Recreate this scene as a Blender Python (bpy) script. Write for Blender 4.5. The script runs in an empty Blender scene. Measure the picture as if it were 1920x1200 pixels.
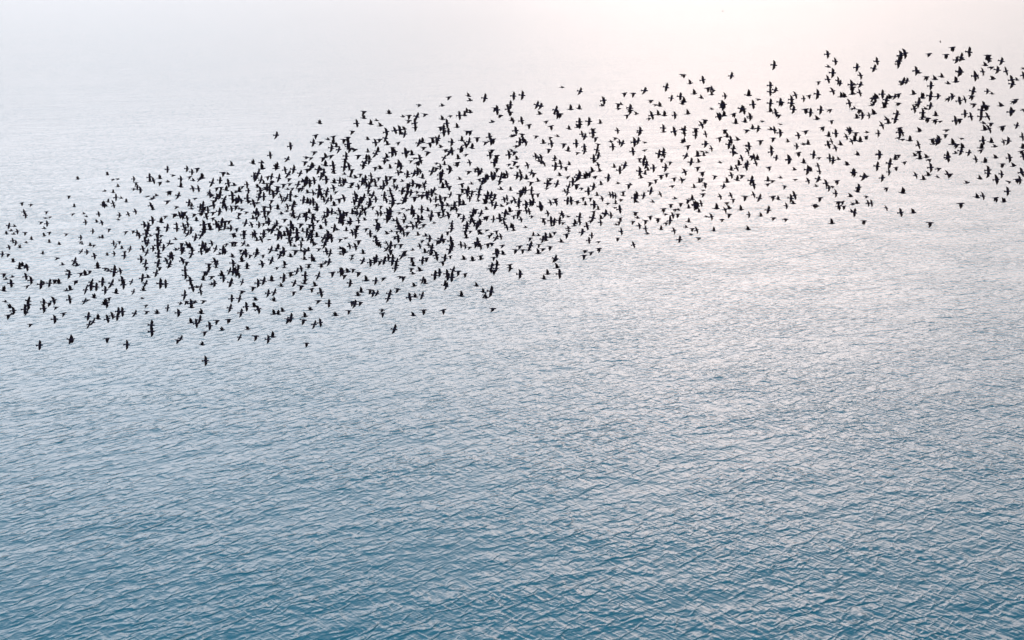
import bpy, bmesh, math, random
import numpy as np
from mathutils import Vector, Matrix, Euler
random.seed(11)
R = math.radians
sc = bpy.context.scene
col = sc.collection

# ------------------------------------------------------------------ camera
CAM_H = 55.0
PITCH = R(13.9)                     # looking down: the horizon lies just above the frame
FPX = 2667.0                        # focal length in photograph pixels (1920 wide)
cd = bpy.data.cameras.new('camera'); cam = bpy.data.objects.new('camera', cd); col.objects.link(cam)
cd.sensor_width = 36.0; cd.lens = 50.0; cd.clip_start = 0.5; cd.clip_end = 90000
cam.location = (0, 0, CAM_H); cam.rotation_euler = (R(90) - PITCH, 0, 0)
sc.camera = cam

# ------------------------------------------------------------------ sky, sun, exposure
SUN_EL, SUN_AZ = R(14), R(9)        # azimuth clockwise from +Y: a veiled sun ahead, a little right
w = bpy.data.worlds.new('World'); sc.world = w; w.use_nodes = True
nt = w.node_tree; nt.nodes.clear(); N = nt.nodes; L = nt.links
def node(tree, kind, **kw):
    n = tree.nodes.new(kind)
    for k, v in kw.items(): setattr(n, k, v)
    return n
def wmath(op, a, b=None, c=None, tree=nt, clamp=False):
    n = node(tree, 'ShaderNodeMath', operation=op); n.use_clamp = clamp
    for i, v in enumerate((a, b, c)):
        if v is None: continue
        if isinstance(v, (int, float)): n.inputs[i].default_value = v
        else: tree.links.new(v, n.inputs[i])
    return n.outputs[0]
def mixc(f, a, b, tree=nt, blend='MIX'):
    n = node(tree, 'ShaderNodeMix', data_type='RGBA', blend_type=blend)
    for sock, v in ((n.inputs[0], f), (n.inputs[6], a), (n.inputs[7], b)):
        if isinstance(v, (int, float)): sock.default_value = v
        elif isinstance(v, tuple): sock.default_value = (*v, 1)
        else: tree.links.new(v, sock)
    return n.outputs[2]
sky = node(nt, 'ShaderNodeTexSky', sky_type='NISHITA'); sky.sun_disc = False
sky.sun_elevation = SUN_EL; sky.sun_rotation = SUN_AZ; sky.air_density = 1.0; sky.dust_density = 0.3
tc = node(nt, 'ShaderNodeTexCoord')
sep = node(nt, 'ShaderNodeSeparateXYZ'); L.new(tc.outputs['Generated'], sep.inputs[0])
elev = wmath('MAXIMUM', sep.outputs[2], 0.0)
# overcast veil shaped for the water's tones: dim horizon, bright low band, blue above
ramp = node(nt, 'ShaderNodeValToRGB'); L.new(elev, ramp.inputs[0])
cr = ramp.color_ramp; cr.interpolation = 'EASE'
cr.elements[0].position = 0.0; cr.elements[0].color = (0.20, 0.195, 0.197, 1)
cr.elements[1].position = 1.0; cr.elements[1].color = (0.09, 0.27, 0.42, 1)
for p, c in ((0.05, (0.225, 0.219, 0.222)), (0.09, (0.40, 0.393, 0.40)), (0.13, (0.82, 0.82, 0.84)), (0.20, (1.98, 1.97, 2.02)), (0.28, (1.80, 1.83, 1.93)), (0.38, (0.52, 0.70, 0.86)), (0.52, (0.07, 0.30, 0.47))):
    e = cr.elements.new(p); e.color = (*c, 1)
# warm glow of the sun behind the veil
sd = Vector((math.sin(SUN_AZ) * math.cos(SUN_EL), math.cos(SUN_AZ) * math.cos(SUN_EL), math.sin(SUN_EL)))
dot = node(nt, 'ShaderNodeVectorMath', operation='DOT_PRODUCT'); L.new(tc.outputs['Generated'], dot.inputs[0]); dot.inputs[1].default_value = sd
dp = wmath('MAXIMUM', dot.outputs['Value'], 0.0)
ext = node(nt, 'ShaderNodeMapRange', interpolation_type='SMOOTHSTEP'); L.new(elev, ext.inputs[0])      # the glow drowns in the haze at the horizon
ext.inputs[1].default_value = 0.06; ext.inputs[2].default_value = 0.26; ext.inputs[3].default_value = 0.0; ext.inputs[4].default_value = 1.0
glow = wmath('MULTIPLY', wmath('POWER', dp, 90.0), ext.outputs[0])
# soft cloud structure
cn = node(nt, 'ShaderNodeTexNoise'); cn.inputs['Scale'].default_value = 2.6; cn.inputs['Detail'].default_value = 4
mp = node(nt, 'ShaderNodeMapping'); mp.inputs['Scale'].default_value = (1, 1, 3.2); L.new(tc.outputs['Generated'], mp.inputs[0]); L.new(mp.outputs[0], cn.inputs['Vector'])
cl = wmath('MULTIPLY_ADD', cn.outputs[0], 0.36, 0.82)
tint = node(nt, 'ShaderNodeMapRange', interpolation_type='SMOOTHSTEP'); L.new(sep.outputs[0], tint.inputs[0])
tint.inputs[1].default_value = -0.30; tint.inputs[2].default_value = 0.16
veil = mixc(1.0, ramp.outputs[0], mixc(tint.outputs[0], (1.045, 0.992, 0.985), (1.11, 0.935, 0.84)), blend='MULTIPLY')
rt = node(nt, 'ShaderNodeMapRange', interpolation_type='SMOOTHSTEP'); L.new(sep.outputs[0], rt.inputs[0])  # unseen upper right sky dimmed, added to darken the water at lower right
rt.inputs[1].default_value = 0.0; rt.inputs[2].default_value = 0.42
rt.inputs[3].default_value = 0.0; rt.inputs[4].default_value = 0.85
hi = node(nt, 'ShaderNodeMapRange', interpolation_type='SMOOTHSTEP'); L.new(elev, hi.inputs[0])
hi.inputs[1].default_value = 0.20; hi.inputs[2].default_value = 0.50; hi.inputs[3].default_value = 0.12; hi.inputs[4].default_value = 1.0
cl = wmath('MULTIPLY', cl, wmath('SUBTRACT', 1.0, wmath('MULTIPLY', rt.outputs[0], hi.outputs[0])))
gl = wmath('MULTIPLY_ADD', glow, 0.34, cl)
vs = node(nt, 'ShaderNodeVectorMath', operation='SCALE'); L.new(veil, vs.inputs[0]); L.new(gl, vs.inputs['Scale'])
warm = node(nt, 'ShaderNodeVectorMath', operation='SCALE'); warm.inputs[0].default_value = (1.0, 0.68, 0.54); L.new(wmath('MULTIPLY', glow, 0.52), warm.inputs['Scale'])
va = node(nt, 'ShaderNodeVectorMath', operation='ADD'); L.new(vs.outputs[0], va.inputs[0]); L.new(warm.outputs[0], va.inputs[1])
bg1 = node(nt, 'ShaderNodeBackground'); L.new(sky.outputs[0], bg1.inputs[0]); bg1.inputs[1].default_value = 0.05
bg2 = node(nt, 'ShaderNodeBackground'); L.new(va.outputs[0], bg2.inputs[0]); bg2.inputs[1].default_value = 1.15
mx = node(nt, 'ShaderNodeMixShader'); mx.inputs[0].default_value = 0.985
L.new(bg1.outputs[0], mx.inputs[1]); L.new(bg2.outputs[0], mx.inputs[2])
wo = node(nt, 'ShaderNodeOutputWorld'); L.new(mx.outputs[0], wo.inputs[0])
sl = bpy.data.lights.new('sun', 'SUN'); sl.energy = 0.5; sl.angle = R(150); sl.color = (1.0, 0.97, 0.96)
so = bpy.data.objects.new('sun', sl); col.objects.link(so)
so.rotation_euler = (-sd).to_track_quat('-Z', 'Y').to_euler()
vw = sc.view_settings; vw.view_transform = 'Standard'; vw.look = 'None'; vw.gamma = 1.0; vw.use_curve_mapping = False
vw.exposure = 0.66

# ------------------------------------------------------------------ water
def water_material():
    m = bpy.data.materials.new('sea_water'); m.use_nodes = True; t = m.node_tree; t.nodes.clear()
    out = node(t, 'ShaderNodeOutputMaterial'); bs = node(t, 'ShaderNodeBsdfPrincipled')
    t.links.new(bs.outputs[0], out.inputs[0])
    bs.inputs['Base Color'].default_value = (0.0, 0.137, 0.198, 1)
    bs.inputs['Roughness'].default_value = 0.21; bs.inputs['IOR'].default_value = 1.333
    co = node(t, 'ShaderNodeTexCoord').outputs['Object']
    M = lambda op, a, b=None, c=None, clamp=False: wmath(op, a, b, c, t, clamp)
    def waves(angle, lam, stretch, detail, rough, seed, dist=0.0, lean=0.0):
        # noise stretched along the crest direction; angle = crest direction from +X; lean steepens the near face
        mp = node(t, 'ShaderNodeMapping', vector_type='TEXTURE')
        mp.inputs['Rotation'].default_value = (0, 0, R(angle)); mp.inputs['Scale'].default_value = (lam * stretch, lam, lam)
        mp.inputs['Location'].default_value = (seed * 13.7, seed * 7.1, seed * 3.3)
        t.links.new(co, mp.inputs[0]); vec = mp.outputs[0]
        def tex(v, de):
            n = node(t, 'ShaderNodeTexNoise'); n.noise_dimensions = '3D'
            n.inputs['Scale'].default_value = 1.0; n.inputs['Detail'].default_value = de; n.inputs['Roughness'].default_value = rough
            n.inputs['Distortion'].default_value = dist
            t.links.new(v, n.inputs['Vector']); return n.outputs[0]
        if lean:
            cb = node(t, 'ShaderNodeCombineXYZ'); t.links.new(wmath('MULTIPLY_ADD', tex(vec, 0), lean, -lean / 2, t), cb.inputs[1])
            ad = node(t, 'ShaderNodeVectorMath', operation='ADD'); t.links.new(vec, ad.inputs[0]); t.links.new(cb.outputs[0], ad.inputs[1]); vec = ad.outputs[0]
        return tex(vec, detail)
    def crest(x, k=1.6):                       # sharpen crests: 1-|2x-1| style ridge
        r = M('ABSOLUTE', M('MULTIPLY_ADD', x, 2.0, -1.0)); r = M('SUBTRACT', 1.0, r)
        return M('POWER', r, k)
    # wind patches: where the chop is stronger or weaker
    p1 = waves(20, 90, 2.5, 2, 0.5, 3); p2 = waves(-30, 260, 2.0, 2, 0.5, 5)
    patch = M('MULTIPLY', M('MULTIPLY_ADD', p1, 1.1, 0.45), M('MULTIPLY_ADD', p2, 0.8, 0.6))
    sp = node(t, 'ShaderNodeSeparateXYZ'); t.links.new(co, sp.inputs[0])
    a0 = waves(36, 1.9, 1.6, 1.5, 0.5, 21, 0.4, 1.3)
    a1 = waves(48, 0.84, 2.1, 1.0, 0.45, 1, 0.35, 1.5)
    a1 = M('POWER', M('MAXIMUM', M('SUBTRACT', a1, 0.40), 0.0), 1.6)     # flat between, steep little faces here and there
    a2 = waves(44, 0.36, 2.0, 1.5, 0.5, 2, 0.3, 1.0)
    b1 = waves(-50, 0.85, 3.0, 1.5, 0.5, 7, 0.3)
    p3 = waves(15, 9.0, 1.8, 2, 0.55, 31)
    patch = M('MULTIPLY', patch, M('MULTIPLY_ADD', p3, 1.6, 0.2))
    s1 = waves(30, 4.0, 3.0, 1, 0.5, 9)
    # crossing chop grows to the right
    rx = node(t, 'ShaderNodeMapRange'); t.links.new(sp.outputs[0], rx.inputs[0]); rx.inputs[1].default_value = -50; rx.inputs[2].default_value = 55
    rx.inputs[3].default_value = 0.3; rx.inputs[4].default_value = 1.0
    h = M('MULTIPLY_ADD', M('MULTIPLY', a0, rx.outputs[0]), 0.27, M('MULTIPLY', a1, 0.42))
    h = M('MULTIPLY_ADD', a2, 0.026, h)
    h = M('MULTIPLY_ADD', M('MULTIPLY', crest(b1, 2.2), rx.outputs[0]), 0.05, h)
    fy = node(t, 'ShaderNodeMapRange', interpolation_type='SMOOTHSTEP'); t.links.new(sp.outputs[1], fy.inputs[0])   # calmer water offshore
    fy.inputs[1].default_value = 90; fy.inputs[2].default_value = 420; fy.inputs[3].default_value = 1.0; fy.inputs[4].default_value = 0.58
    h = M('MULTIPLY', M('MULTIPLY', h, patch), fy.outputs[0])
    h = M('MULTIPLY_ADD', s1, 0.15, h)
    b = node(t, 'ShaderNodeBump'); b.inputs['Strength'].default_value = 1.0; b.inputs['Distance'].default_value = 1.0
    t.links.new(h, b.inputs['Height']); t.links.new(b.outputs[0], bs.inputs['Normal'])
    return m
S = 45000.0
bm = bmesh.new()
xs = [-S, -9000, -2000, -400, -80, 0, 80, 400, 2000, 9000, S]
vv = [[bm.verts.new((x, y, 0)) for x in xs] for y in xs]
for j in range(len(xs) - 1):
    for i in range(len(xs) - 1):
        bm.faces.new((vv[j][i], vv[j][i + 1], vv[j + 1][i + 1], vv[j + 1][i]))
me = bpy.data.meshes.new('sea_water'); bm.to_mesh(me); bm.free(); me.materials.append(water_material())
sea = bpy.data.objects.new('sea_water', me); col.objects.link(sea); sea['kind'] = 'structure'
sea['label'] = 'calm pale blue sea with fine wind ripples under the flock'

# ------------------------------------------------------------------ birds
def plumage():
    m = bpy.data.materials.new('starling_plumage'); m.use_nodes = True; t = m.node_tree; t.nodes.clear()
    out = node(t, 'ShaderNodeOutputMaterial'); bs = node(t, 'ShaderNodeBsdfPrincipled')
    n = node(t, 'ShaderNodeTexNoise'); n.inputs['Scale'].default_value = 90; n.inputs['Detail'].default_value = 2
    co = node(t, 'ShaderNodeTexCoord'); t.links.new(co.outputs['Object'], n.inputs['Vector'])
    c = mixc(n.outputs[0], (0.007, 0.005, 0.018), (0.022, 0.014, 0.028), t); t.links.new(c, bs.inputs['Base Color'])
    bs.inputs['Roughness'].default_value = 0.75; bs.inputs['Specular IOR Level'].default_value = 0.15
    t.links.new(bs.outputs[0], out.inputs[0]); return m
def flight_feathers():
    m = bpy.data.materials.new('starling_flight_feathers'); m.use_nodes = True; t = m.node_tree; t.nodes.clear()
    out = node(t, 'ShaderNodeOutputMaterial'); bs = node(t, 'ShaderNodeBsdfPrincipled'); tr = node(t, 'ShaderNodeBsdfTranslucent')
    wv = node(t, 'ShaderNodeTexWave'); wv.inputs['Scale'].default_value = 40; wv.inputs['Distortion'].default_value = 1.5
    co = node(t, 'ShaderNodeTexCoord'); t.links.new(co.outputs['Object'], wv.inputs['Vector'])
    c = mixc(wv.outputs['Fac'], (0.008, 0.006, 0.014), (0.024, 0.015, 0.018), t); t.links.new(c, bs.inputs['Base Color'])
    bs.inputs['Roughness'].default_value = 0.8; bs.inputs['Specular IOR Level'].default_value = 0.15
    tr.inputs[0].default_value = (0.10, 0.055, 0.035, 1)
    mx = node(t, 'ShaderNodeMixShader'); mx.inputs[0].default_value = 0.45
    t.links.new(bs.outputs[0], mx.inputs[1]); t.links.new(tr.outputs[0], mx.inputs[2]); t.links.new(mx.outputs[0], out.inputs[0])
    return m
PL, FF = plumage(), flight_feathers()

# body rings: x, half width, half height, z centre   (beak tip forward at +x)
RINGS = [(0.122, .0030, .0040, .002), (0.108, .0100, .0100, .003), (0.096, .0180, .0180, .004), (0.080, .0210, .0210, .004),
         (0.062, .0230, .0230, .001), (0.040, .0280, .0265, -.002), (0.016, .0300, .0285, -.003), (-0.008, .0270, .0250, -.003),
         (-0.030, .0215, .0200, -.001), (-0.050, .0170, .0150, .001), (-0.068, .0200, .0105, .003), (-0.092, .0300, .0060, .004), (-0.114, .0360, .0035, .005)]
SEG = 10
def wing_stations(fold, tuck):
    """rows (span, lead x, trail x) of one wing, seen from above; fold sweeps the hand back"""
    f = fold
    st = [(0.000, .042, -.030), (0.026, .052, -.034), (0.056, .066 - .010 * f, -.032 - .004 * f),
          (0.088, .064 - .040 * f, -.026 - .018 * f), (0.116, .052 - .070 * f, -.019 - .040 * f), (0.142, .034 - .100 * f, -.010 - .062 * f), (0.162, .012 - .120 * f, .000 - .095 * f)]
    return [(s * tuck, a, b) for s, a, b in st]
def bird_mesh(name, dih_in, dih_out, fold, tuck, asym=0.0, sweep=0.0):
    bm = bmesh.new(); rings = []
    for x, a, b, z in RINGS:
        rings.append([bm.verts.new((x, a * math.cos(2 * math.pi * k / SEG), z + b * math.sin(2 * math.pi * k / SEG))) for k in range(SEG)])
    hole_rows = (4, 5, 6, 7)                                   # the wings grow out of the body between these rings
    for i in range(len(rings) - 1):
        for k in range(SEG):
            if i in hole_rows and k in (0, 5 - 0): continue    # upper side quads at left (+y, k=0) and right (k=4/5)
            if i in hole_rows and k == 4: pass
            k2 = (k + 1) % SEG
            bm.faces.new((rings[i][k], rings[i][k2], rings[i + 1][k2], rings[i + 1][k]))
    bm.faces.new(rings[0][::-1]); bm.faces.new(rings[-1])
    # left hole: columns 0..1 (y>0); right hole: columns 5..6 -> use its mirror-like pair
    for side, (kt, kb) in ((1, (1, 0)), (-1, (5, 6))):
        if side == -1: kt, kb = 5, 6
        top = [rings[i][kt] for i in range(4, 9)]; bot = [rings[i][kb] for i in range(4, 9)]
        prev_t, prev_b = top, bot
        st = wing_stations(fold + side * asym * 0.3, tuck)
        y, z = 0.016, 0.006
        for q in range(1, len(st)):
            ds = st[q][0] - st[q - 1][0]
            u = q / (len(st) - 1)
            d = dih_in * (1 - u) + dih_out * u + asym * side
            y += ds * math.cos(d); z += ds * math.sin(d)
            lx, tx = st[q][1] + sweep * st[q][0], st[q][2] + sweep * st[q][0]
            th = 0.0045 * (1 - u) + 0.0008
            nt_, nb_ = [], []
            for j in range(5):
                v = j / 4; x = lx + (tx - lx) * v; cam_ = 0.006 * math.sin(math.pi * v) * (1 - .6 * u)
                h = th * (math.sin(math.pi * (0.12 + 0.8 * v)) + .15)
                jag = 0.0035 * math.sin(7.0 * q) if j == 4 else 0
                ny, nz = -math.sin(d), math.cos(d)
                nt_.append(bm.verts.new((x + jag, side * (y + ny * (cam_ + h)), z + nz * (cam_ + h))))
                nb_.append(bm.verts.new((x + jag, side * (y + ny * (cam_ - h * .4)), z + nz * (cam_ - h * .4))))
            loop0 = prev_t + prev_b[::-1]; loop1 = nt_ + nb_[::-1]; n = len(loop0)
            for j in range(n):
                f = bm.faces.new((loop0[j], loop0[(j + 1) % n], loop1[(j + 1) % n], loop1[j])); f.material_index = 1 if q > 1 else 0
            prev_t, prev_b = nt_, nb_
        bm.faces.new(prev_t + prev_b[::-1])
    bmesh.ops.recalc_face_normals(bm, faces=bm.faces)
    me = bpy.data.meshes.new(name); bm.to_mesh(me); bm.free()
    me.materials.append(PL); me.materials.append(FF)
    for p in me.polygons: p.use_smooth = True
    return me

POSES = {   # meshes per pose, and the attitude (roll, yaw, pitch) range in degrees
    's': ([bird_mesh('bird_spread', R(4), R(-4), .10, .96), bird_mesh('bird_spread', R(12), R(-2), .0, .88), bird_mesh('bird_spread', R(-6), R(-12), .3, .95), bird_mesh('bird_spread', R(8), R(-18), .4, .92, .12)], (52, 82), (-14, 12)),
    'r': ([bird_mesh('bird_lean', R(12), R(4), .12, .95), bird_mesh('bird_lean', R(-4), R(-10), .3, .9), bird_mesh('bird_lean', R(10), R(-16), .45, .92, -.12)], (46, 66), (-36, -16)),
    'k': ([bird_mesh('bird_turn', R(6), R(0), .15, .92), bird_mesh('bird_turn', R(0), R(-8), .35, .9), bird_mesh('bird_turn', R(14), R(-10), .5, .9, .15)], (48, 70), (14, 34)),
    'u': ([bird_mesh('bird_wings_up', R(66), R(80), .10, 1.0), bird_mesh('bird_wings_up', R(58), R(74), .25, .95)], (-4, 24), (-10, 10)),
    'v': ([bird_mesh('bird_wings_up_swept', R(50), R(66), .45, .85), bird_mesh('bird_wings_up_swept', R(60), R(70), .6, .8)], (-4, 16), (-12, 8)),
    'd': ([bird_mesh('bird_wings_down', R(-52), R(-82), .10, .95), bird_mesh('bird_wings_down', R(-40), R(-70), .25, 1.0)], (0, 18), (-12, 12)),
    'e': ([bird_mesh('bird_wings_down_swept', R(-30), R(-62), .55, .9), bird_mesh('bird_wings_down_swept', R(-45), R(-60), .7, .85)], (0, 18), (-10, 14)),
    'm': ([bird_mesh('bird_half_folded', R(25), R(10), .7, .72), bird_mesh('bird_half_folded', R(-10), R(-25), .6, .72), bird_mesh('bird_half_folded', R(40), R(20), .6, .7)], (5, 35), (-16, 16)),
}
SIZE = {'0': 3.5, '1': 9.9, '2': 11.7, '3': 12.9, '4': 13.8}

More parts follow.
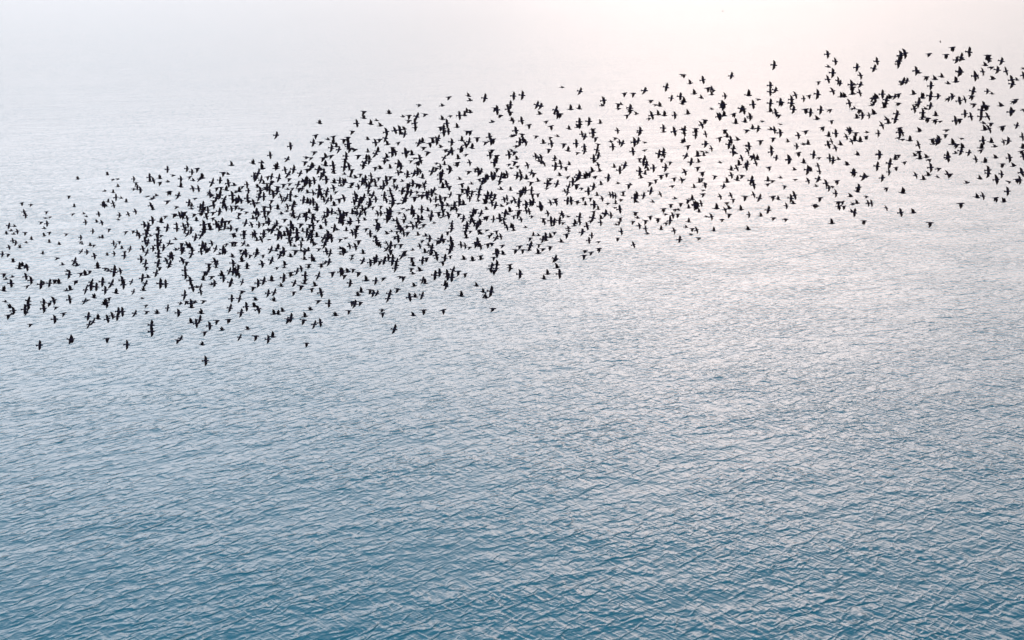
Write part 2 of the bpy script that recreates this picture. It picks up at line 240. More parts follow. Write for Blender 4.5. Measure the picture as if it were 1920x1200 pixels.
FLOCK = """
8.953s1 12.1090u2 13.1027d1 18.1132m1 21.1047m1 23.877u1 29.953d1 29.1182d2 32.847s1 33.927k1 36.1154u2 40.1063k2 41.865m1 43.1178m1 44.1039m1 47.903k1
48.982u1 49.1165k2 50.878m1 53.849m1 58.911k1 64.868k1 71.1007u2 72.998u1 73.928u1 80.761d1 83.997u1 89.795k1 92.1160s3 93.872d1 95.808k1 95.996m1
96.1037k1 97.910m1 100.1003k1 100.1172r1 101.1072e1 104.1143s3 106.1128s2 112.1216e1 115.768m1 115.1051k2 117.898u1 148.1295s3 152.1067k2 153.833e1 159.952u1 163.1157k2
163.1063m1 163.1133k2 165.857m1 165.885u1 170.817m1 173.794d1 175.839k1 183.1137d1 184.871d1 184.909u1 185.1062s2 187.814m1 200.1127k2 203.1050d2 204.1197k2 209.1152e1
214.967e1 220.1062u2 222.917u1 233.993m1 237.1175e2 248.877e1 248.1089m1 252.1017m1 257.735d1 258.1029s2 260.1123s2 263.1087u2 263.1273s3 269.1272k2 272.802e1 277.775u1
279.980r2 282.1054d2 287.995m2 291.672u1 302.891k1 302.907m1 302.1025e2 304.943r2 306.915m1 313.802m1 317.1130r2 319.1031u2 320.833k1 321.1087r3 322.812m1 325.945k1
328.1125m1 330.1187s2 333.1218r2 335.1016d1 337.921u1 340.1072s3 342.1060r2 347.1208r2 347.867k1 351.1116u2 351.919e1 353.960k1 360.1076s2 362.833u1 365.997u1 365.1195u3
366.1005u2 369.803k1 373.892m1 381.835k1 383.892u1 383.1057s3 384.767s1 390.767s2 392.717m1 392.1142u3 394.1088s2 395.1007m2 397.772m1 398.1137s2 399.1270d2 402.656u1
402.957u1 402.1196k2 404.757u1 405.1016m2 407.1118d1 408.859d1 417.1065r3 420.1183k1 423.762k1 423.673m1 423.722u1 425.912s1 426.771k1 427.951k1 427.1020s3 428.1010s2
433.1099u2 433.925r1 434.740s2 439.1188s2 441.671m1 442.700u1 442.824m1 443.1168s2 446.906d1 447.807k1 450.1016k1 453.743m1 456.932u1 457.1050k2 458.1170s3 463.1068s2
466.959s2 467.943d1 471.869e2 472.757u1 475.1293s3 480.803k1 487.934r2 492.1057r1 498.866d1 500.1094r1 501.671k1 501.709m1 505.1176r2 507.793k1 509.685d1 513.872k1
514.701k1 521.883k1 525.712k1 528.972k2 532.1120m1 533.1043s3 535.933k1 537.1089u2 540.843k1 543.903s2 545.988r2 545.1063r2 547.877s2 547.1002d1 547.1145e1 550.947r1
550.1168e2 552.863s2 553.736m1 553.910r2 553.1040m2 556.847s2 560.664s1 561.680u1 563.885m1 565.771k1 567.1219s3 568.1243s3 568.747m1 571.826s2 572.786u1 573.932k1
574.677k1 574.743m1 585.1024r2 585.734m1 587.877d2 588.1175v2 590.852d1 590.900s2 590.920s2 592.987s2 593.863k1 593.950s2 595.963m2 597.1003d1 598.669u1 598.684d1
600.910r2 600.1063s3 602.833u2 603.883e1 612.928s1 619.811e1 620.1065s2 623.977k1 626.854s2 627.635s1 627.754e2 628.682m1 628.1155r2 630.719d2 633.913r1 633.1000m1
635.990s2 637.720d1 637.960s1 643.913m1 643.960s2 648.657m1 653.803d2 657.898m1 659.937m1 660.842m1 662.775e1 662.857k1 665.1275d2 668.733r2 668.1173k2 673.807k1
676.700u2 676.1137m1 677.1270r2 677.671k1 680.913d1 680.930s2 683.807s2 683.977k2 685.940r2 687.847k1 690.797d2 692.1107r3 693.862s1 693.1013s2 695.1033k2 698.983d2
698.1130d2 700.633k1 700.818k1 700.917k1 703.842k1 703.877r1 708.760s1 710.663e1 710.928u3 712.1052k3 715.863s2 715.1137s2 716.1210u3 717.1153u2 717.783m1 718.773u1
718.952r3 719.645k1 720.940u2 720.1078k2 722.707k1 723.677m1 727.803d1 730.745m1 730.1132m2 732.890s2 735.827u1 735.1213s2 737.1078m1 738.632d2 743.708k1 747.672r1
748.1200r3 750.777k1 750.800m1 752.1075r1 752.1095s1 753.883r2 753.943s1 753.1175u3 757.668u2 757.793s2 757.1293v2 758.920s3 760.768s1 760.870s2 760.1049u2 763.1128e2
763.843s3 765.777d1 766.1245d2 767.860s2 767.925s2 767.1020d2 770.1353s3 772.800d1 773.813k1 773.933d3 777.1020r2 778.788k1 782.838d1 782.990d2 783.723r1 783.937r1
783.1003d1 785.1222s2 787.728s1 787.773m1 787.860u3 792.1067m1 793.1037e2 793.733m2 793.912k1 795.685r3 797.818e1 798.797e2 800.753d2 800.770k1 803.1063k2 805.980k2
808.933r2 808.1002m1 810.743r3 810.840k2 811.705d1 812.990r2 812.1202d2 820.853k2 822.793s2 822.953m2 823.730s2 824.676k1 827.703d1 827.860m1 830.833s2 830.1033u3
832.1238v2 835.647d2 835.937s2 837.763s2 837.1043s2 840.747r3 842.830d2 842.850s1 843.943k1 845.778k2 847.713u2 848.917m1 853.653m1 853.857m1 855.687s2 855.1198d2
857.830e2 860.1017r1 862.1155r3 864.1060s3 865.855k1 867.620u2 867.783k1 868.1120s2 870.733s3 870.910d2 870.963v2 873.747d2 873.877d2 873.987k2 873.1017s2 877.695m2
880.887m1 880.922m1 882.908d1 883.722m1 883.773d2 883.1020s3 885.753s1 885.858d1 892.1005s1 893.747s2 893.820m1 893.998m1 895.717u2 895.783m1 895.1032k1 897.800d1
897.1120r2 898.1265r2 902.938e1 903.753k1 903.1173r3 907.700e1 907.783e1 907.980u3 907.1092e3 908.1058r1 910.953r1 913.880s2 913.895m1 913.913r1 915.867d1 920.837r2
920.950s3 923.795e1 923.1150s2 925.692k1 925.1007u1 927.743s2 927.998u1 928.922m1 928.1235v2 930.715k1 933.755m2 937.957d1 942.843k1 947.613u2 947.820u1 947.880k1
948.1077d2 950.763k2 952.1150u2 953.660s2 953.800m1 955.877s2 957.1125v2 958.1260d3 960.667r2 960.795s2 960.815d1 960.953r2 962.902u1 963.948u3 965.702u1 965.760m2
967.650r3 967.1062s2 967.1160k3 968.802k1 970.727m1 970.740r2 970.843k1 975.715s2 978.675r2 978.898k1 980.610m2 982.633u3 982.990k2 985.957d1 987.688u1 987.838e1
987.887u1 988.737s2 988.877s2 988.1053s3 990.793s2 992.775e2 993.710m2 993.813k1 1000.703s2 1000.837m2 1002.663d1 1003.863m2 1005.793d2 1005.1100r2 1005.1272s3 1007.830s3
1008.898m1 1010.713s2 1010.860e2 1012.582s1 1013.690r2 1013.777k1 1015.937r2 1017.662s1 1017.752d1 1017.977r3 1017.1052u3 1020.863s2 1020.1263u3 1022.682m1 1023.727s3 1025.1127v2
1027.1178u3 1028.1097r2 1030.843d2 1033.940m2 1035.632u3 1036.507r2 1037.623s2 1037.837k1 1037.1005m1 1038.862m1 1040.700d2 1040.717r3 1040.783u2 1040.932u3 1042.1178u2 1043.882s3
1045.668r2 1050.848e1 1050.957r3 1052.738k1 1052.882k2 1053.802m2 1053.1073v2 1058.1167v2 1060.752r1 1062.692d2 1062.943s4 1063.1042s3 1065.1003m1 1067.823e2 1067.883u2 1067.993u2
1068.637k1 1073.743r2 1075.793m1 1077.597r2 1077.710m1 1077.775k1 1077.867s3 1080.653r3 1080.1197d3 1083.670d1 1083.893s2 1085.689e1 1087.753u1 1087.910k1 1087.1023d3 1088.548s2
1088.730s2 1088.873s2 1088.962v2 1090.843s2 1090.1192s3 1092.900r1 1092.1033m2 1093.807m1 1095.707e1 1097.773r3 1097.853k2 1098.800s2 1100.635s2 1100.1095d2 1102.923m2 1103.767u2
1103.817u1 1103.1062r2 1107.890m2 1107.940d3 1108.738m1 1112.873s3 1113.890d3 1113.1017r2 1117.692r2 1120.707d2 1120.813r2 1125.650r2 1127.840d3 1127.940m1 1128.918s1 1128.1007k1
1128.1072d3 1133.680m2 1133.708r1 1133.867u1 1133.903u1 1137.750s2 1137.1200d3 1140.800d2 1140.943d2 1140.972v2 1140.1063m2 1143.607d2 1143.683s3 1143.938m1 1143.1033s3 1143.1187u2
1145.1050m1 1147.813s2 1148.590m2 1148.1287d2 1150.635d2 1150.677s2 1150.760u3 1150.870s2 1153.723u1 1155.940u1 1155.1002m1 1157.797u2 1157.890r2 1157.992d2 1160.687k2 1160.843d2
1163.757k1 1163.1162v2 1165.592e1 1165.625s2 1167.880s3 1167.897d2 1167.1083d2 1168.967k2 1170.820s2 1170.863d2 1173.620k1 1173.723k1 1173.757k2 1173.803m2 1173.847s2 1173.910k1
1174.535s2 1175.978u2 1177.677s2 1177.817k1 1178.570e2 1178.1217r3 1180.1072u2 1182.507d2 1183.787m2 1183.913e1 1187.777k2 1187.887u2 1190.827e1 1193.637s3 1193.727s3 1193.1035r2
1193.1128e3 1195.933e1 1197.710s3 1197.462v2 1200.1210s2 1202.1097s3 1202.533e2 1203.637m2 1203.663r2 1203.730k2 1203.857u2 1203.990d2 1203.1000m1 1210.592d2 1213.647r3 1213.747k1
1213.815r1 1213.893r2 1215.920r2 1218.620u3 1220.590u2 1220.810m2 1220.833s2 1220.907r3 1220.983m2 1222.673s3 1223.727s1 1223.943k2 1225.717r2 1227.753r2 1227.797s3 1227.890s2
1228.523m1 1230.880s3 1232.1138s2 1233.982r2 1237.950r2 1240.584e3 1240.743k1 1242.893s2 1242.555s2 1243.793k1 1245.1022d3 1248.512d2 1248.537u2 1248.620s2 1250.637r1 1250.705k1
1252.650u1 1252.685u2 1252.770u2 1253.855s2 1257.800m1 1257.1183v3 1258.720e1 1260.550u2 1263.862m2 1270.561r2 1270.747d2 1270.790k1 1273.677s1 1273.820s2 1275.803s1 1275.897d1
1275.933m2 1275.953m1 1277.697m1 1277.837m1 1277.1020s2 1283.827s3 1283.1017s2 1285.943s2 1287.683s2 1287.807s3 1288.523d2 1288.743k2 1290.627s2 1290.653m1 1290.1033d2 1292.947u3
1293.597d2 1293.607d1 1293.683u2 1295.892m1 1297.585s2 1297.797d2 1297.865u1 1302.1020v3 1303.515d2 1303.548s1 1305.540s3 1307.623k2 1307.837m2 1307.1165d2 1310.557d3 1310.923k1
1312.1062s2 1313.663u1 1313.703m1 1313.830s2 1317.637d3 1318.687d2 1318.970m1 1318.1132d3 1320.492d2 1320.800u2 1320.872k1 1320.957e1 1322.560m3 1323.1010d1 1327.757s1 1330.560e2
1330.728k1 1330.782m1 1330.1140r3 1332.667v2 1332.877s2 1332.925k2 1333.800m2 1335.743s2 1335.860k1 1337.463k2 1338.798k1 1340.847d2 1342.583d2 1342.1108v2 1343.700k1 1343.773r2
1343.827k1 1343.903d3 1343.1022d2 1347.757s3 1350.653d1 1350.803r2 1350.1133d2 1352.1095u3 1355.750s2 1357.782k1 1358.680s3 1360.950u2 1360.978r2 1362.620s2 1363.418d2 1363.443v2
1363.740r2 1367.610r3 1367.797k1 1367.825v1 1368.673s2 1370.782m1 1372.595u2 1372.858e2 1372.1052u3 1373.693k1 1378.523v1 1378.570u1 1380.715d1 1383.597u2 1383.603d1 1383.697s2
1383.767s2 1387.733m2 1387.757s3 1387.877s2 1387.1087d3 1388.465u2 1388.985s2 1390.660k1 1392.672d3 1397.732r2 1397.777e1 1398.1100r2 1403.885e1 1403.977s2 1405.628d2 1405.682k1
1407.535k2 1408.577r3 1408.698v1 1408.747k1 1408.1053s2 1410.823d1 1410.903s3 1410.970s2 1411.452m1 1413.847s3 1413.1100r1 1415.567u2 1415.800k1 1417.910d3 1418.667d1 1420.853r4
1422.523e2 1423.918k1 1423.980d2 1425.472v2 1425.632v2 1427.707m2 1427.773d1 1427.800k1 1432.1163m2 1433.1175d2 1437.1043e2 1438.697r3 1440.603d1 1440.733s2 1440.977s2 1443.595r1
1445.518r2 1447.750k1 1447.912m1 1448.495s2 1448.677s3 1450.590u2 1450.822s2 1450.877v2 1450.933r2 1452.542u2 1452.603m1 1453.797s3 1455.965k2 1455.1120r3 1458.425v2 1460.810d3
1460.1102s3 1462.630u1 1462.663d2 1462.715k1 1462.940d3 1463.793s3 1463.920s3 1467.868m1 1468.735k2 1470.572s3 1470.763s2 1470.980s3 1472.553d2 1472.967s2 1473.753s3 1475.827m1
1477.698k1 1478.672d2 1478.1235r3 1480.490k2 1480.570k2 1480.888e2 1480.918d1 1482.1005r2 1485.997u2 1487.703r1 1487.828k1 1487.868d1 1487.980r2 1490.1083d3 1492.535e1 1492.648k1
1492.895s2 1493.615s3 1493.763m2 1493.848s2 1497.798m1 1498.487s3 1500.857s3 1500.1038m2 1502.623s2 1502.647m2 1502.917d2 1507.502m2 1507.717s2 1507.960r3 1508.680m1 1510.438m1
1510.782m1 1510.863k1 1510.1040d3 1513.753r2 1513.823d2 1513.877k1 1515.485v2 1517.503r2 1517.812k1 1517.943d2 1517.958m2 1520.573s3 1520.743s2 1525.850m2 1527.653s2 1527.703r3
1527.717s3 1527.787m1 1527.872d2 1528.567e2 1528.662m2 1532.433d2 1532.452e2 1533.697m2 1535.1115s3 1540.603e1 1540.723r2 1540.837m1 1542.1007d2 1543.580u2 1543.787s3 1543.967d3
1547.687s2 1547.850k1 1547.938m1 1547.995u3 1547.1027m2 1548.1183v2 1550.800s2 1552.1073v2 1553.593m2 1553.650r3 1553.740d3 1555.462s2 1555.1113v2 1556.478d2 1560.845s1 1562.437r3
1563.613m2 1563.690d2 1563.720m1 1565.643s3 1567.607d2 1567.820s3 1567.882u1 1570.537r2 1570.733m2 1571.394m1 1573.593s2 1573.693d2 1573.833m2 1573.855m1 1573.923k1 1573.1015v3
1575.643k1 1577.603d1 1580.732d2 1580.785s2 1580.823u3 1582.533u2 1582.667u2 1582.903e1 1582.1108r2 1583.977s2 1585.1050r2 1587.722m1 1587.843e2 1587.1163d3 1588.553e2 1590.700k1
1592.1062u2 1593.428e2 1593.687r1 1593.947u2 1595.885m2 1597.968d2 1600.733s3 1603.570d3 1603.790v2 1605.730r3 1605.920m2 1610.537d2 1610.895k2 1613.750k1 1613.813d3 1613.950m2
1617.723s2 1617.807r3 1617.940s3 1618.928r3 1620.517d3 1620.643r3 1623.535m2 1627.713r2 1627.837m1 1630.1032s4 1632.728m1 1633.747s1 1635.630d2 1635.767e2 1635.957s3 1637.528s2
1637.612m1 1637.967k1 1640.903d3 1643.520r3 1643.797d3 1647.1022r3 1650.477d2 1650.625k1 1650.657s2 1650.747s2 1652.552v1 1652.672s3 1653.815m1 1653.897r4 1657.447v2 1657.650s2
1657.770s3 1657.397m2 1658.703u3 1658.982d2 1660.787d2 1660.810u1 1660.1163d3 1662.483s2 1662.497d2 1662.897d2 1665.592r1 1665.617u1 1667.967s2 1667.1070u3 1668.740d2 1670.562e2
1673.690k2 1673.1073r2 1675.463s2 1675.1027s3 1677.770m2 1677.870d1 1680.492k2 1680.807k2 1680.1040r2 1682.364e2 1683.700d2 1685.570r3 1685.633k2 1687.637s2 1687.937s3 1687.960d1
1688.435m1 1688.730r1 1690.903s2 1693.533s2 1693.567s2 1693.777d2 1693.838r1 1693.857r2 1693.1040s3 1695.923s2 1698.1013r2 1703.770s2 1710.620m2 1710.785k1 1713.477u2 1713.610d3
1717.595u2 1717.1018d3 1720.802d2 1722.433s2 1722.730d3 1722.757s3 1723.672m2 1727.560s2 1727.918k1 1728.1110u3 1730.527u2 1730.557d2 1730.690d2 1730.768m2 1733.710d2 1737.767u2
1737.820r2 1738.972v3 1740.433u2 1742.1027d2 1743.867d2 1743.922k1 1745.543k2 1747.580m1 1747.857s2 1747.892u2 1748.420u2 1750.492d2 1750.723s2 1750.847s3 1753.717u3 1755.360v2
1757.643e3 1758.532r2 1760.493d3 1760.610k1 1760.745k1 1760.927e1 1762.377m2 1763.422v2 1763.830s1 1763.867e1 1767.690m1 1767.813m2 1768.555u2 1768.727s1 1772.977u3 1773.797s2
1773.830k2 1778.718m1 1780.787d3 1783.633e2 1783.913d3 1785.1072v2 1787.847s2 1788.517d2 1790.907s3 1793.643s3 1793.753m1 1793.840r3 1795.730r2 1795.863d3 1797.672e1 1798.710r2
1800.830k1 1800.923k2 1800.960d2 1802.643r2 1803.800r2 1803.877m2 1803.972v2 1807.688m1 1810.680r2 1810.1095v2 1817.368r3 1817.763u2 1817.822m1 1817.1108r1 1820.533e2 1820.670s2
1822.747s2 1822.1117v2 1823.785v1 1823.813d2 1825.863m2 1827.733s3 1827.915d2 1828.663k1 1833.883d1 1835.513s2 1837.582s2 1838.1007d3 1840.530s2 1840.732r2 1840.1093s4 1843.563d2
1843.660s2 1843.760k2 1843.875d1 1843.915m2 1843.997r2 1845.458m2 1847.523d3 1847.1157e3 1850.822r1 1850.965d1 1850.1015d3 1853.610s3 1853.660s3 1853.743r2 1855.405d2 1855.730m1
1857.770r3 1860.597k2 1860.867d1 1860.893r3 1860.950s3 1860.1007r2 1862.993u3 1863.413s3 1863.583d2 1863.632d2 1867.943k1 1873.680d2 1873.817s2 1875.432e2 1877.710m2 1877.823e2
1877.887k1 1878.663r3 1880.773m2 1883.920e2 1885.953v3 1890.667u3 1890.748s1 1890.823m2 1890.837k1 1893.800s2 1900.653k1 1900.743k1 1900.853k1 1903.760e1 1903.803m2 1905.408s2
1908.580s2 1908.617m1 1910.993d2 1912.793u3 1912.1005d2 1913.393s2 1913.420d2 1913.713u1 1915.852u2 1917.452u1 1917.510m1 1917.563m1 1917.632m1 1917.753d1 1923.453k1 1923.853k1
1925.360s2 1925.810d1 1927.507m2 1927.864m1 1928.570e3 1928.750k1 1930.607d2 1932.937d2 1933.490s2 1935.548m2 1937.597u1 1938.658s2 1940.623e1 1940.808k1 1943.773k1 1945.757r3
1945.790d3 1948.533s3 1948.923e2 1949.1028s3 1950.647k1 1950.727s2 1953.663s2 1953.823k1 1955.453s2 1957.503e2 1958.357s2 1958.720r3 1958.937d2 1960.523k2 1970.533k2 1970.715r2
1970.853m1 1972.670u2 1972.767s3 1972.790k1 1977.620k1 1982.468d2 1983.793k1 1983.938m2 1987.893e2 1988.760s2 1988.920r3 1990.683d2 1992.647r1 1992.713s1 1993.812m1 1995.728d2
1998.757s2 1998.883u1 2000.650d2 2008.585k1 2010.510e1 2013.393r3 2015.728d1 2017.592m2 2017.680u1 2017.950u3 2018.883m1 2020.603m2 2020.917d1 2023.428v2 2025.773s3 2027.398r3
2028.590s1 2028.607m2 2030.777k2 2035.897r2 2035.933e2 2037.537u2 2037.820d2 2038.613k1 2038.1045v2 2040.833k1 2045.888s2 2047.455e1 2048.902m1 2050.707m1 2052.688s2 2052.1028u3
2053.800k1 2057.560d2 2062.688m1 2062.925d2 2063.515e1 2063.670e2 2063.760k1 2063.890u2 2065.473d2 2065.827s2 2067.538s2 2068.847m1 2077.832s2 2078.602m1 2078.872e1 2080.595u1
2081.970r2 2082.623s2 2082.747d2 2082.970e3 2083.413r3 2083.758k2 2088.690r2 2088.1004u3 2089.511m1 2090.427s3 2097.827s2 2097.1027s3 2098.658v1 2100.427d2 2100.613u1 2103.625k1
2103.907v2 2105.800r1 2107.328m1 2110.808k1 2110.835e1 2113.540d2 2117.717m1 2120.628d1 2123.878d2 2127.753s2 2128.565u2 2128.663e1 2128.722r1 2130.813m1 2130.857m2 2132.483v2
2132.700r1 2132.865m1 2133.617u1 2138.410u3 2140.753s2 2147.682s2 2153.847m1 2155.838u2 2160.538s2 2160.693d3 2162.755d1 2165.477m2 2165.572e1 2165.667r3 2167.760m1 2170.407u2
2172.457s2 2172.467s3 2172.657s3 2172.813s2 2173.833k1 2175.342r2 2180.707m1 2182.503k1 2183.870r3 2185.742d1 2188.958d3 2190.550r1 2192.512r2 2192.567r1 2193.668u3 2193.768u1
2193.940e2 2200.660u2 2200.848k2 2205.717s2 2208.455s3 2208.650d2 2208.902s1 2213.743d1 2213.830m1 2215.947e2 2218.883k1 2220.512m1 2220.643u2 2222.498s3 2222.817r3 2223.485d2
2225.595s2 2225.700s2 2225.793d1 2227.767s2 2230.602m1 2230.662e2 2232.517d2 2238.562s1 2238.733u1 2242.540d1 2242.618k1 2242.785u1 2243.583s2 2243.907m1 2245.932d2 2248.642u1
2250.462u1 2252.835k1 2253.692u1 2253.820u1 2257.397m1 2257.745k1 2263.377s2 2263.802m1 2270.800r3 2278.763m1 2280.667s2 2287.730k1 2290.532m1 2290.807k1 2297.550s2 2297.732k1
2302.627u1 2305.778m1 2307.517e1 2307.735k1 2307.763u1 2310.843m1 2315.490k1 2315.893d1 2317.688m1 2318.390d2 2319.407m1 2320.832d1 2322.533k1 2323.638s2 2323.785s2 2325.818d1
2327.391m1 2328.748e1 2329.868k1 2333.537r2 2335.720d1 2335.733u1 2340.350d2 2342.620r3 2350.432d1 2357.693d2 2362.405r3 2363.413d3 2363.692m1 2372.568k2 2372.830d1 2373.350d2
2375.918k1 2378.533s3 2380.743s3 2382.797d2 2385.428v1 2387.732s2 2388.757m1 2390.817m1 2392.528r2 2397.497r1 2397.595d1 2397.847k1 2398.642s3 2400.490s2 2403.667u1 2412.608s2
2413.733s1 2417.340r3 2417.533m1 2417.563m1 2417.597u1 2417.652u1 2420.827d2 2420.858k1 2423.617s2 2427.877m1 2428.638u1 2433.445m1 2437.685d2 2437.812d1 2440.377e2 2440.717r2
2443.433k2 2447.758m1 2450.630s2 2457.393m1 2457.675d1 2467.430u2 2467.820d2 2470.577s2 2472.397u2 2475.728k1 2477.860u1 2478.658d2 2480.597d1 2487.480s2 2487.570s2 2487.580k2
2487.783d2 2488.495m2 2490.433u2 2495.628s2 2495.803m1 2497.838m1 2498.327s2 2498.652d1 2512.608d1 2512.828r2 2515.767d1 2517.368s1 2520.698m2 2522.808k1 2527.668d1 2527.865k1
2528.493s3 2530.432s1 2530.745m1 2530.785e1 2540.803d2 2543.787m1 2548.898r2 2550.362s2 2552.763d1 2555.675k1 2557.280m1 2557.390u1 2557.487m1 2557.535u1 2563.382u2 2563.530u1
2563.673m1 2565.280d1 2565.487s2 2565.500k2 2567.645k2 2572.585r2 2572.852m1 2578.427u2 2578.547d2 2580.750d2 2581.780u1 2581.832u1 2587.313u2 2590.880m1 2591.608r2 2593.747u2
2595.857d1 2602.352u2 2602.703u1 2602.767k2 2607.508k1 2608.483d2 2608.495s2 2608.770s3 2612.863k1 2615.585u3 2615.628d2 2615.773r2 2619.608u1 2620.795u1 2620.892e1 2622.683u2
2628.367v1 2628.763k1 2630.468k2 2630.567m1 2632.647d2 2632.670d1 2635.300s2 2635.727e2 2637.713m1 2638.583u1 2642.687m1 2643.450d3 2643.693d1 2645.503k1 2645.540r3 2648.813m1
2650.573m1 2653.330d2 2667.333r1 2667.557k1 2667.813k1 2668.355u1 2668.409m1 2673.338m2 2675.865u1 2680.660d1 2685.782u3 2693.437s2 2697.517d2 2700.437k2 2700.610m1 2700.737k1
2705.390s2 2707.823e1 2710.42m0 2710.403r2 2713.393s3 2713.433u2 2713.698r1 2717.488d2 2718.360k1 2718.787k1 2725.513u2 2725.683u2 2725.760e1 2733.542s2 2733.782v2 2733.803d2
2740.525k2 2740.637u2 2740.733k1 2742.285r2 2742.657k1 2748.570s2 2748.748d1 2750.427d2 2750.557u1 2757.462u2 2757.575m2 2762.631k1 2762.675u3 2765.525v2 2770.618u2 2777.787u2
2780.408r3 2780.593k1 2782.658e2 2788.410s2 2790.417k1 2792.457u2 2793.737d2 2797.625s2 2798.548m1 2800.488e2 2802.617r2 2803.567k1 2803.860v2 2805.357u3 2807.548s3 2808.805k1
2812.437s2 2813.443m2 2817.677r3 2818.585d2 2820.482u2 2823.392s2 2825.693k2 2825.730k1 2827.590k1 2834.612k1 2837.597u2 2842.482r2 2843.372m1 2847.743r2 2850.528d2 2852.810u1
2858.456m1 2878.678u2 2878.690e1 2880.788r2 2883.627d1 2887.345s2 2888.320s2 2888.387s2 2888.418u2 2890.485m2 2892.558u1 2892.570s2 2897.737d2 2897.677e1 2898.518d2 2900.817e2
2902.244s2 2903.488k2 2907.338r2 2908.423k2 2910.592s1 2916.747u1 2918.432e3 2925.382r2 2925.465m1 2925.498s2 2926.667m1 2930.383d3 2942.697d1 2945.823m2 2948.772k1 2953.532u1
2957.597s2 2958.600r2 2965.743s2 2967.373s2 2967.387s2 2973.763v2 2975.410s2 2978.637v1 2978.733k2 2982.357k2 2982.673m1 2987.548k1 2993.508s2 2993.573d2 3012.542m1 3012.610u2
3013.370k1 3020.410d3 3020.492e2 3028.540u2 3028.637s3 3030.678k1 3033.358d1 3037.640u2 3038.422s2 3050.580s2 3053.768d2 3060.698m1 3063.447v2 3063.772m1 3065.353s3 3067.622k1
3068.307d1 3068.672r2 3070.592m1 3072.643k1 3073.742d2 3077.412s2 3083.478d2 3097.687k2 3103.203s2 3104.298k2 3105.251m2 3105.510u2 3105.543s2 3107.705k1 3110.412e2 3110.593k2
3117.453d1 3117.530k1 3118.838u2 3120.700m1 3122.273s3 3122.342k2 3123.602r2 3132.230k2 3132.555k1 3133.500s2 3133.725k2 3138.678d2 3142.303k2 3142.757d2 3143.598v1 3145.773d2
3150.313r1 3150.542v2 3153.363u2 3157.757e2 3163.773d1 3165.363u2 3173.513k1 3175.618v2 3180.487k1 3184.387k2 3187.490s2 3188.737v2 3192.318s3 3193.530k1 3193.793m2 3195.353u2
3195.408m1 3197.327d2 3197.647s1 3197.767m1 3203.318m1 3203.353m1 3203.407m1 3203.527u2 3203.647s2 3203.797s2 3208.498d2 3212.442u2 3212.762v2 3213.252r2 3213.718u2 3214.580v2
3220.703r2 3222.412d2 3223.348k2 3223.530u2 3226.283k2 3226.317r2 3233.432s2 3238.663r3 3239.828d2 3247.512d1 3248.663m2 3248.737m1 3250.497m1 3255.762k1 3258.433k1 3267.762k1
3269.395m2 3272.370r1 3275.382d1 3275.427u3 3277.257r2 3280.368s3 3287.230s2 3288.368u1 3288.623s2 3290.580m1 3293.500k1 3297.580s3 3307.470k2 3308.353s2 3308.667r2 3315.403u2
3320.387s2 3323.375r2 3323.705d1 3323.780k1 3325.448k2 3330.462u2 3333.645k1 3335.368u2 3335.613s3 3355.362r2 3355.597u2 3357.447r2 3359.628d1 3363.427r2 3367.240s2 3367.582e2
3368.353d2 3368.387e2 3368.517m2 3371.230r2 3372.480d2 3373.497s2 3377.208s3 3377.797s2 3380.315m2 3382.497k2 3382.523m2 3383.723u3 3385.307r3 3391.608e1 3392.200s3 3400.303r1
3410.527u3 3423.798u2 3425.353u2 3428.408k2 3430.584v1 3433.657k1 3435.265s2 3438.390d2 3443.543k2 3445.273m2 3445.383r2 3445.568d2 3447.595u2 3447.493u2 3457.367u3 3457.447m1
3460.423s2 3460.440u2 3462.673u2 3470.408m2 3473.590v2 3473.288d2 3478.443d3 3480.657v2 3483.202e2 3483.600m2 3487.835d3 3488.360s3 3488.397r2 3490.322r2 3490.628s2 3495.522d2
3500.540m2 3504.297v2 3505.450d2 3507.433u2 3513.530r2 3515.664m1 3517.361r2 3518.633m2 3520.523s3 3525.455m1 3526.156k0 3530.288v2 3545.505d1 3547.205d2 3548.488m2 3552.583s2
3553.370e2 3553.590s3 3553.653k2 3554.313m2 3562.653e2 3570.362r2 3571.178d2 3572.540u3 3582.452s2 3583.307u3 3583.575m1 3585.543e3 3587.225r2 3597.268s3 3597.378s2 3598.447d2
3602.270r2 3602.763d3 3603.215r2 3603.567r2 3605.519m1 3607.553u2 3608.223m2 3617.373k2 3618.427r2 3625.686m2 3633.195s3 3633.572r1 3640.437k2 3643.360d3 3648.342r2 3650.390e2
3655.285s3 3658.597k2 3662.283k2 3662.740v3 3673.670v2 3677.563e2 3678.437s2 3678.555u2 3680.413r2 3685.269k2 3685.527s2 3685.735k2 3687.462m2 3690.397s2 3692.487u3 3692.608u2
3693.245v2 3700.398d2 3702.342r1 3703.208d3 3703.437k2 3705.638s2 3705.650s2 3708.220s2 3708.227m2 3708.483k3 3715.462d1 3715.533u2 3716.253m2 3720.352m1 3722.297v2 3730.550m2
3732.592v2 3733.742d3 3735.673s2 3740.262r2 3740.673k1 3752.397v3 3755.229r2 3755.653k2 3757.475d3 3758.615d2 3762.533k1 3763.757u2 3772.267k2 3778.717s2 3780.528r2 3782.681m2
3785.592s2 3790.420r3 3793.300s3 3795.315r2 3797.415m2 3800.380e2 3800.623v2 3808.373d2 3812.300m1 3813.470r1 3813.672d2 3823.675k2 3830.567d2 3830.647s3 3833.513k2 3833.555u2
3837.258m1 3837.282s1 3837.412m1 3837.587r1
"""
camq = cam.rotation_euler.to_matrix()
birds = []
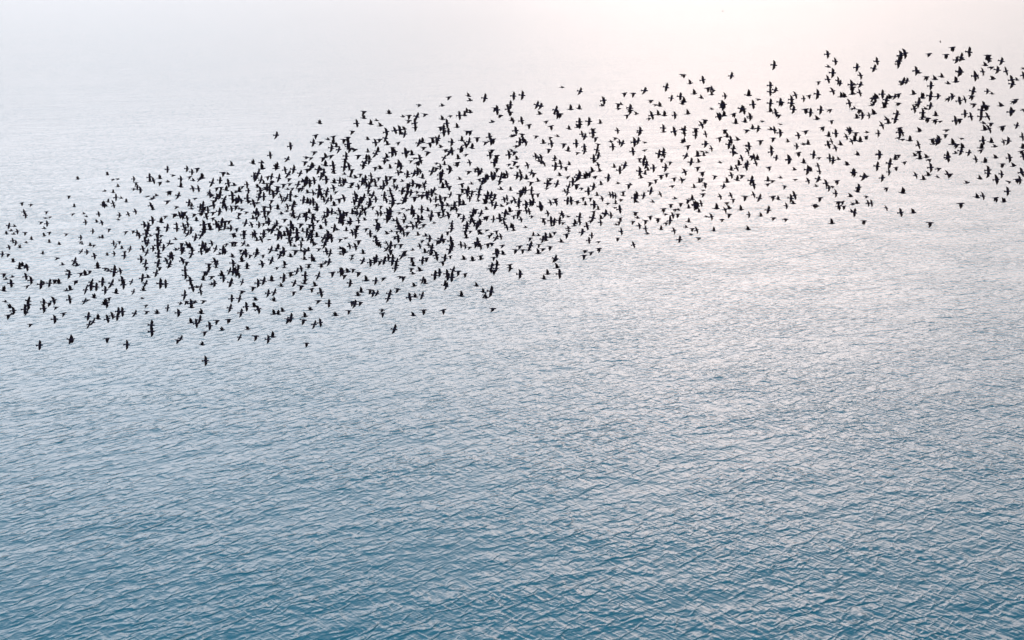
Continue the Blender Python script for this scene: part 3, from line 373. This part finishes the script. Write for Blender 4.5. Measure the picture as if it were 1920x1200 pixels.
for tok in FLOCK.split():
    a, b = tok[:-2].split('.'); p, z = tok[-2], tok[-1]
    px, py = int(a) / 2, int(b) / 2
    size = SIZE[z]
    if px < 260 and py < 480: size *= 0.82
    if p == 'm': size *= 0.95
    size *= random.uniform(0.95, 1.05)
    dist = 0.216 * FPX / size                     # a starling is 21.6 cm long: this far away
    d = camq @ Vector(((px - 960) / FPX, -(py - 600) / FPX, -1)); d.normalize()
    pos = cam.location + d * dist
    meshes, (r0, r1), (y0, y1) = POSES[p]
    me = random.choice(meshes)
    roll = R(random.uniform(r0, r1)); yaw = R(random.uniform(y0, y1)); pit = R(random.uniform(-12, 12))
    rot = (Matrix.Rotation(yaw, 3, 'Z') @ Matrix.Rotation(-pit, 3, 'Y') @ Matrix.Rotation(roll, 3, 'X'))
    birds.append(dict(px=px, py=py, p=p, pos=pos, rot=rot, me=me, size=size, s=random.uniform(.97, 1.03), z=z))

# where each bird stands in the flock, for its label
def percentile(v, lo, hi): return (v - lo) / max(1e-6, hi - lo)
for i, b in enumerate(birds):
    col_ys = sorted(o['py'] for o in birds if abs(o['px'] - b['px']) < 60)
    b['q'] = sum(1 for y in col_ys if y < b['py']) / max(1, len(col_ys) - 1)
    b['near'] = min(math.hypot(o['px'] - b['px'], o['py'] - b['py']) for o in birds if o is not b)
    area = {'s': 1.55, 'r': 1.4, 'k': 1.25, 'u': 1.2, 'v': 1.0, 'd': 1.15, 'e': 1.0, 'm': .8}[b['p']]
    b['area'] = area * b['size'] ** 2
POSE_TXT = {'s': 'wings spread wide', 'r': 'spread wings leaning forward', 'k': 'spread wings slanting back', 'u': 'wings straight up',
            'v': 'raised wings swept back', 'd': 'wings straight down', 'e': 'lowered wings swept back', 'm': 'wings half folded'}
COLS = ['far left', 'left', 'near left', 'middle left', 'middle right', 'near right', 'right', 'far right']
def row(q): return 'top edge' if q < .07 else 'upper part' if q < .33 else 'middle' if q < .67 else 'lower part' if q < .93 else 'bottom edge'
ORD = ['', 'second', 'third', 'fourth', 'fifth', 'sixth', 'seventh', 'eighth', 'ninth', 'tenth', 'eleventh', 'twelfth', 'thirteenth', 'fourteenth', 'fifteenth',
       'sixteenth', 'seventeenth', 'eighteenth', 'nineteenth', 'twentieth', 'twenty-first', 'twenty-second', 'twenty-third', 'twenty-fourth', 'twenty-fifth']
cells = {}
for b in birds:
    if not 0 <= b['px'] < 1920: continue
    b['cell'] = (b['p'], min(7, int(b['px'] / 240)), row(b['q'])); cells.setdefault(b['cell'], []).append(b)
for c, lst in cells.items():
    lst.sort(key=lambda b: b['px'])
    n = len(lst)
    for i, b in enumerate(lst):
        if n == 1: o = 'only'
        elif i == 0: o = 'leftmost'
        elif i == n - 1: o = 'rightmost'
        elif i < n / 2: o = (ORD[i] if i < len(ORD) else ORD[-1]) + ' from left'
        else: o = (ORD[n - 1 - i] if n - 1 - i < len(ORD) else ORD[-1]) + ' from right'
        b['label'] = 'black starling, %s, %s in flock\'s %s %s' % (POSE_TXT[c[0]], o, COLS[c[1]], c[2])
birds.sort(key=lambda b: -b['area'])
single, rest = birds[:300], birds[300:]
lo = max(birds, key=lambda b: b['py']); le = sorted(single, key=lambda b: -b['py'])
for b in single:
    o = bpy.data.objects.new('flying_starling', b['me']); col.objects.link(o)
    m = b['rot'].to_4x4(); o.matrix_world = Matrix.Translation(b['pos']) @ m @ Matrix.Scale(b['s'], 4)
    o['label'] = b['label'] if b is not lo else 'black starling with wings spread wide, lowest of the whole flock, alone over open water'
    o['category'] = 'bird'; o['group'] = 'starlings flying in the flock over the sea'
# the rest of the flock, more than anyone could pick out, joined
cache = {}
def arrays(me):
    if me.name not in cache:
        v = np.empty(len(me.vertices) * 3); me.vertices.foreach_get('co', v)
        lt = np.empty(len(me.polygons), int); me.polygons.foreach_get('loop_total', lt)
        li = np.empty(len(me.loops), int); me.loops.foreach_get('vertex_index', li)
        mi = np.empty(len(me.polygons), int); me.polygons.foreach_get('material_index', mi)
        cache[me.name] = (v.reshape(-1, 3), lt, li, mi)
    return cache[me.name]
V, LT, LI, MI, off = [], [], [], [], 0
for b in rest:
    v, lt, li, mi = arrays(b['me'])
    V.append(v @ (np.array(b['rot']) * b['s']).T + np.array(b['pos'])); LT.append(lt); LI.append(li + off); MI.append(mi); off += len(v)
V, LT, LI, MI = map(np.concatenate, (V, LT, LI, MI))
me = bpy.data.meshes.new('starling_flock')
me.vertices.add(len(V)); me.vertices.foreach_set('co', V.ravel())
me.loops.add(len(LI)); me.loops.foreach_set('vertex_index', LI)
me.polygons.add(len(LT)); me.polygons.foreach_set('loop_start', np.concatenate(([0], np.cumsum(LT)[:-1]))); me.polygons.foreach_set('material_index', MI)
me.polygons.foreach_set('use_smooth', np.ones(len(LT), bool)); me.update(calc_edges=True)
me.materials.append(PL); me.materials.append(FF)
o = bpy.data.objects.new('starling_flock', me); col.objects.link(o); o['kind'] = 'stuff'; o['category'] = 'flock'
o['label'] = 'dense flock of small dark starlings streaming right above the sea'
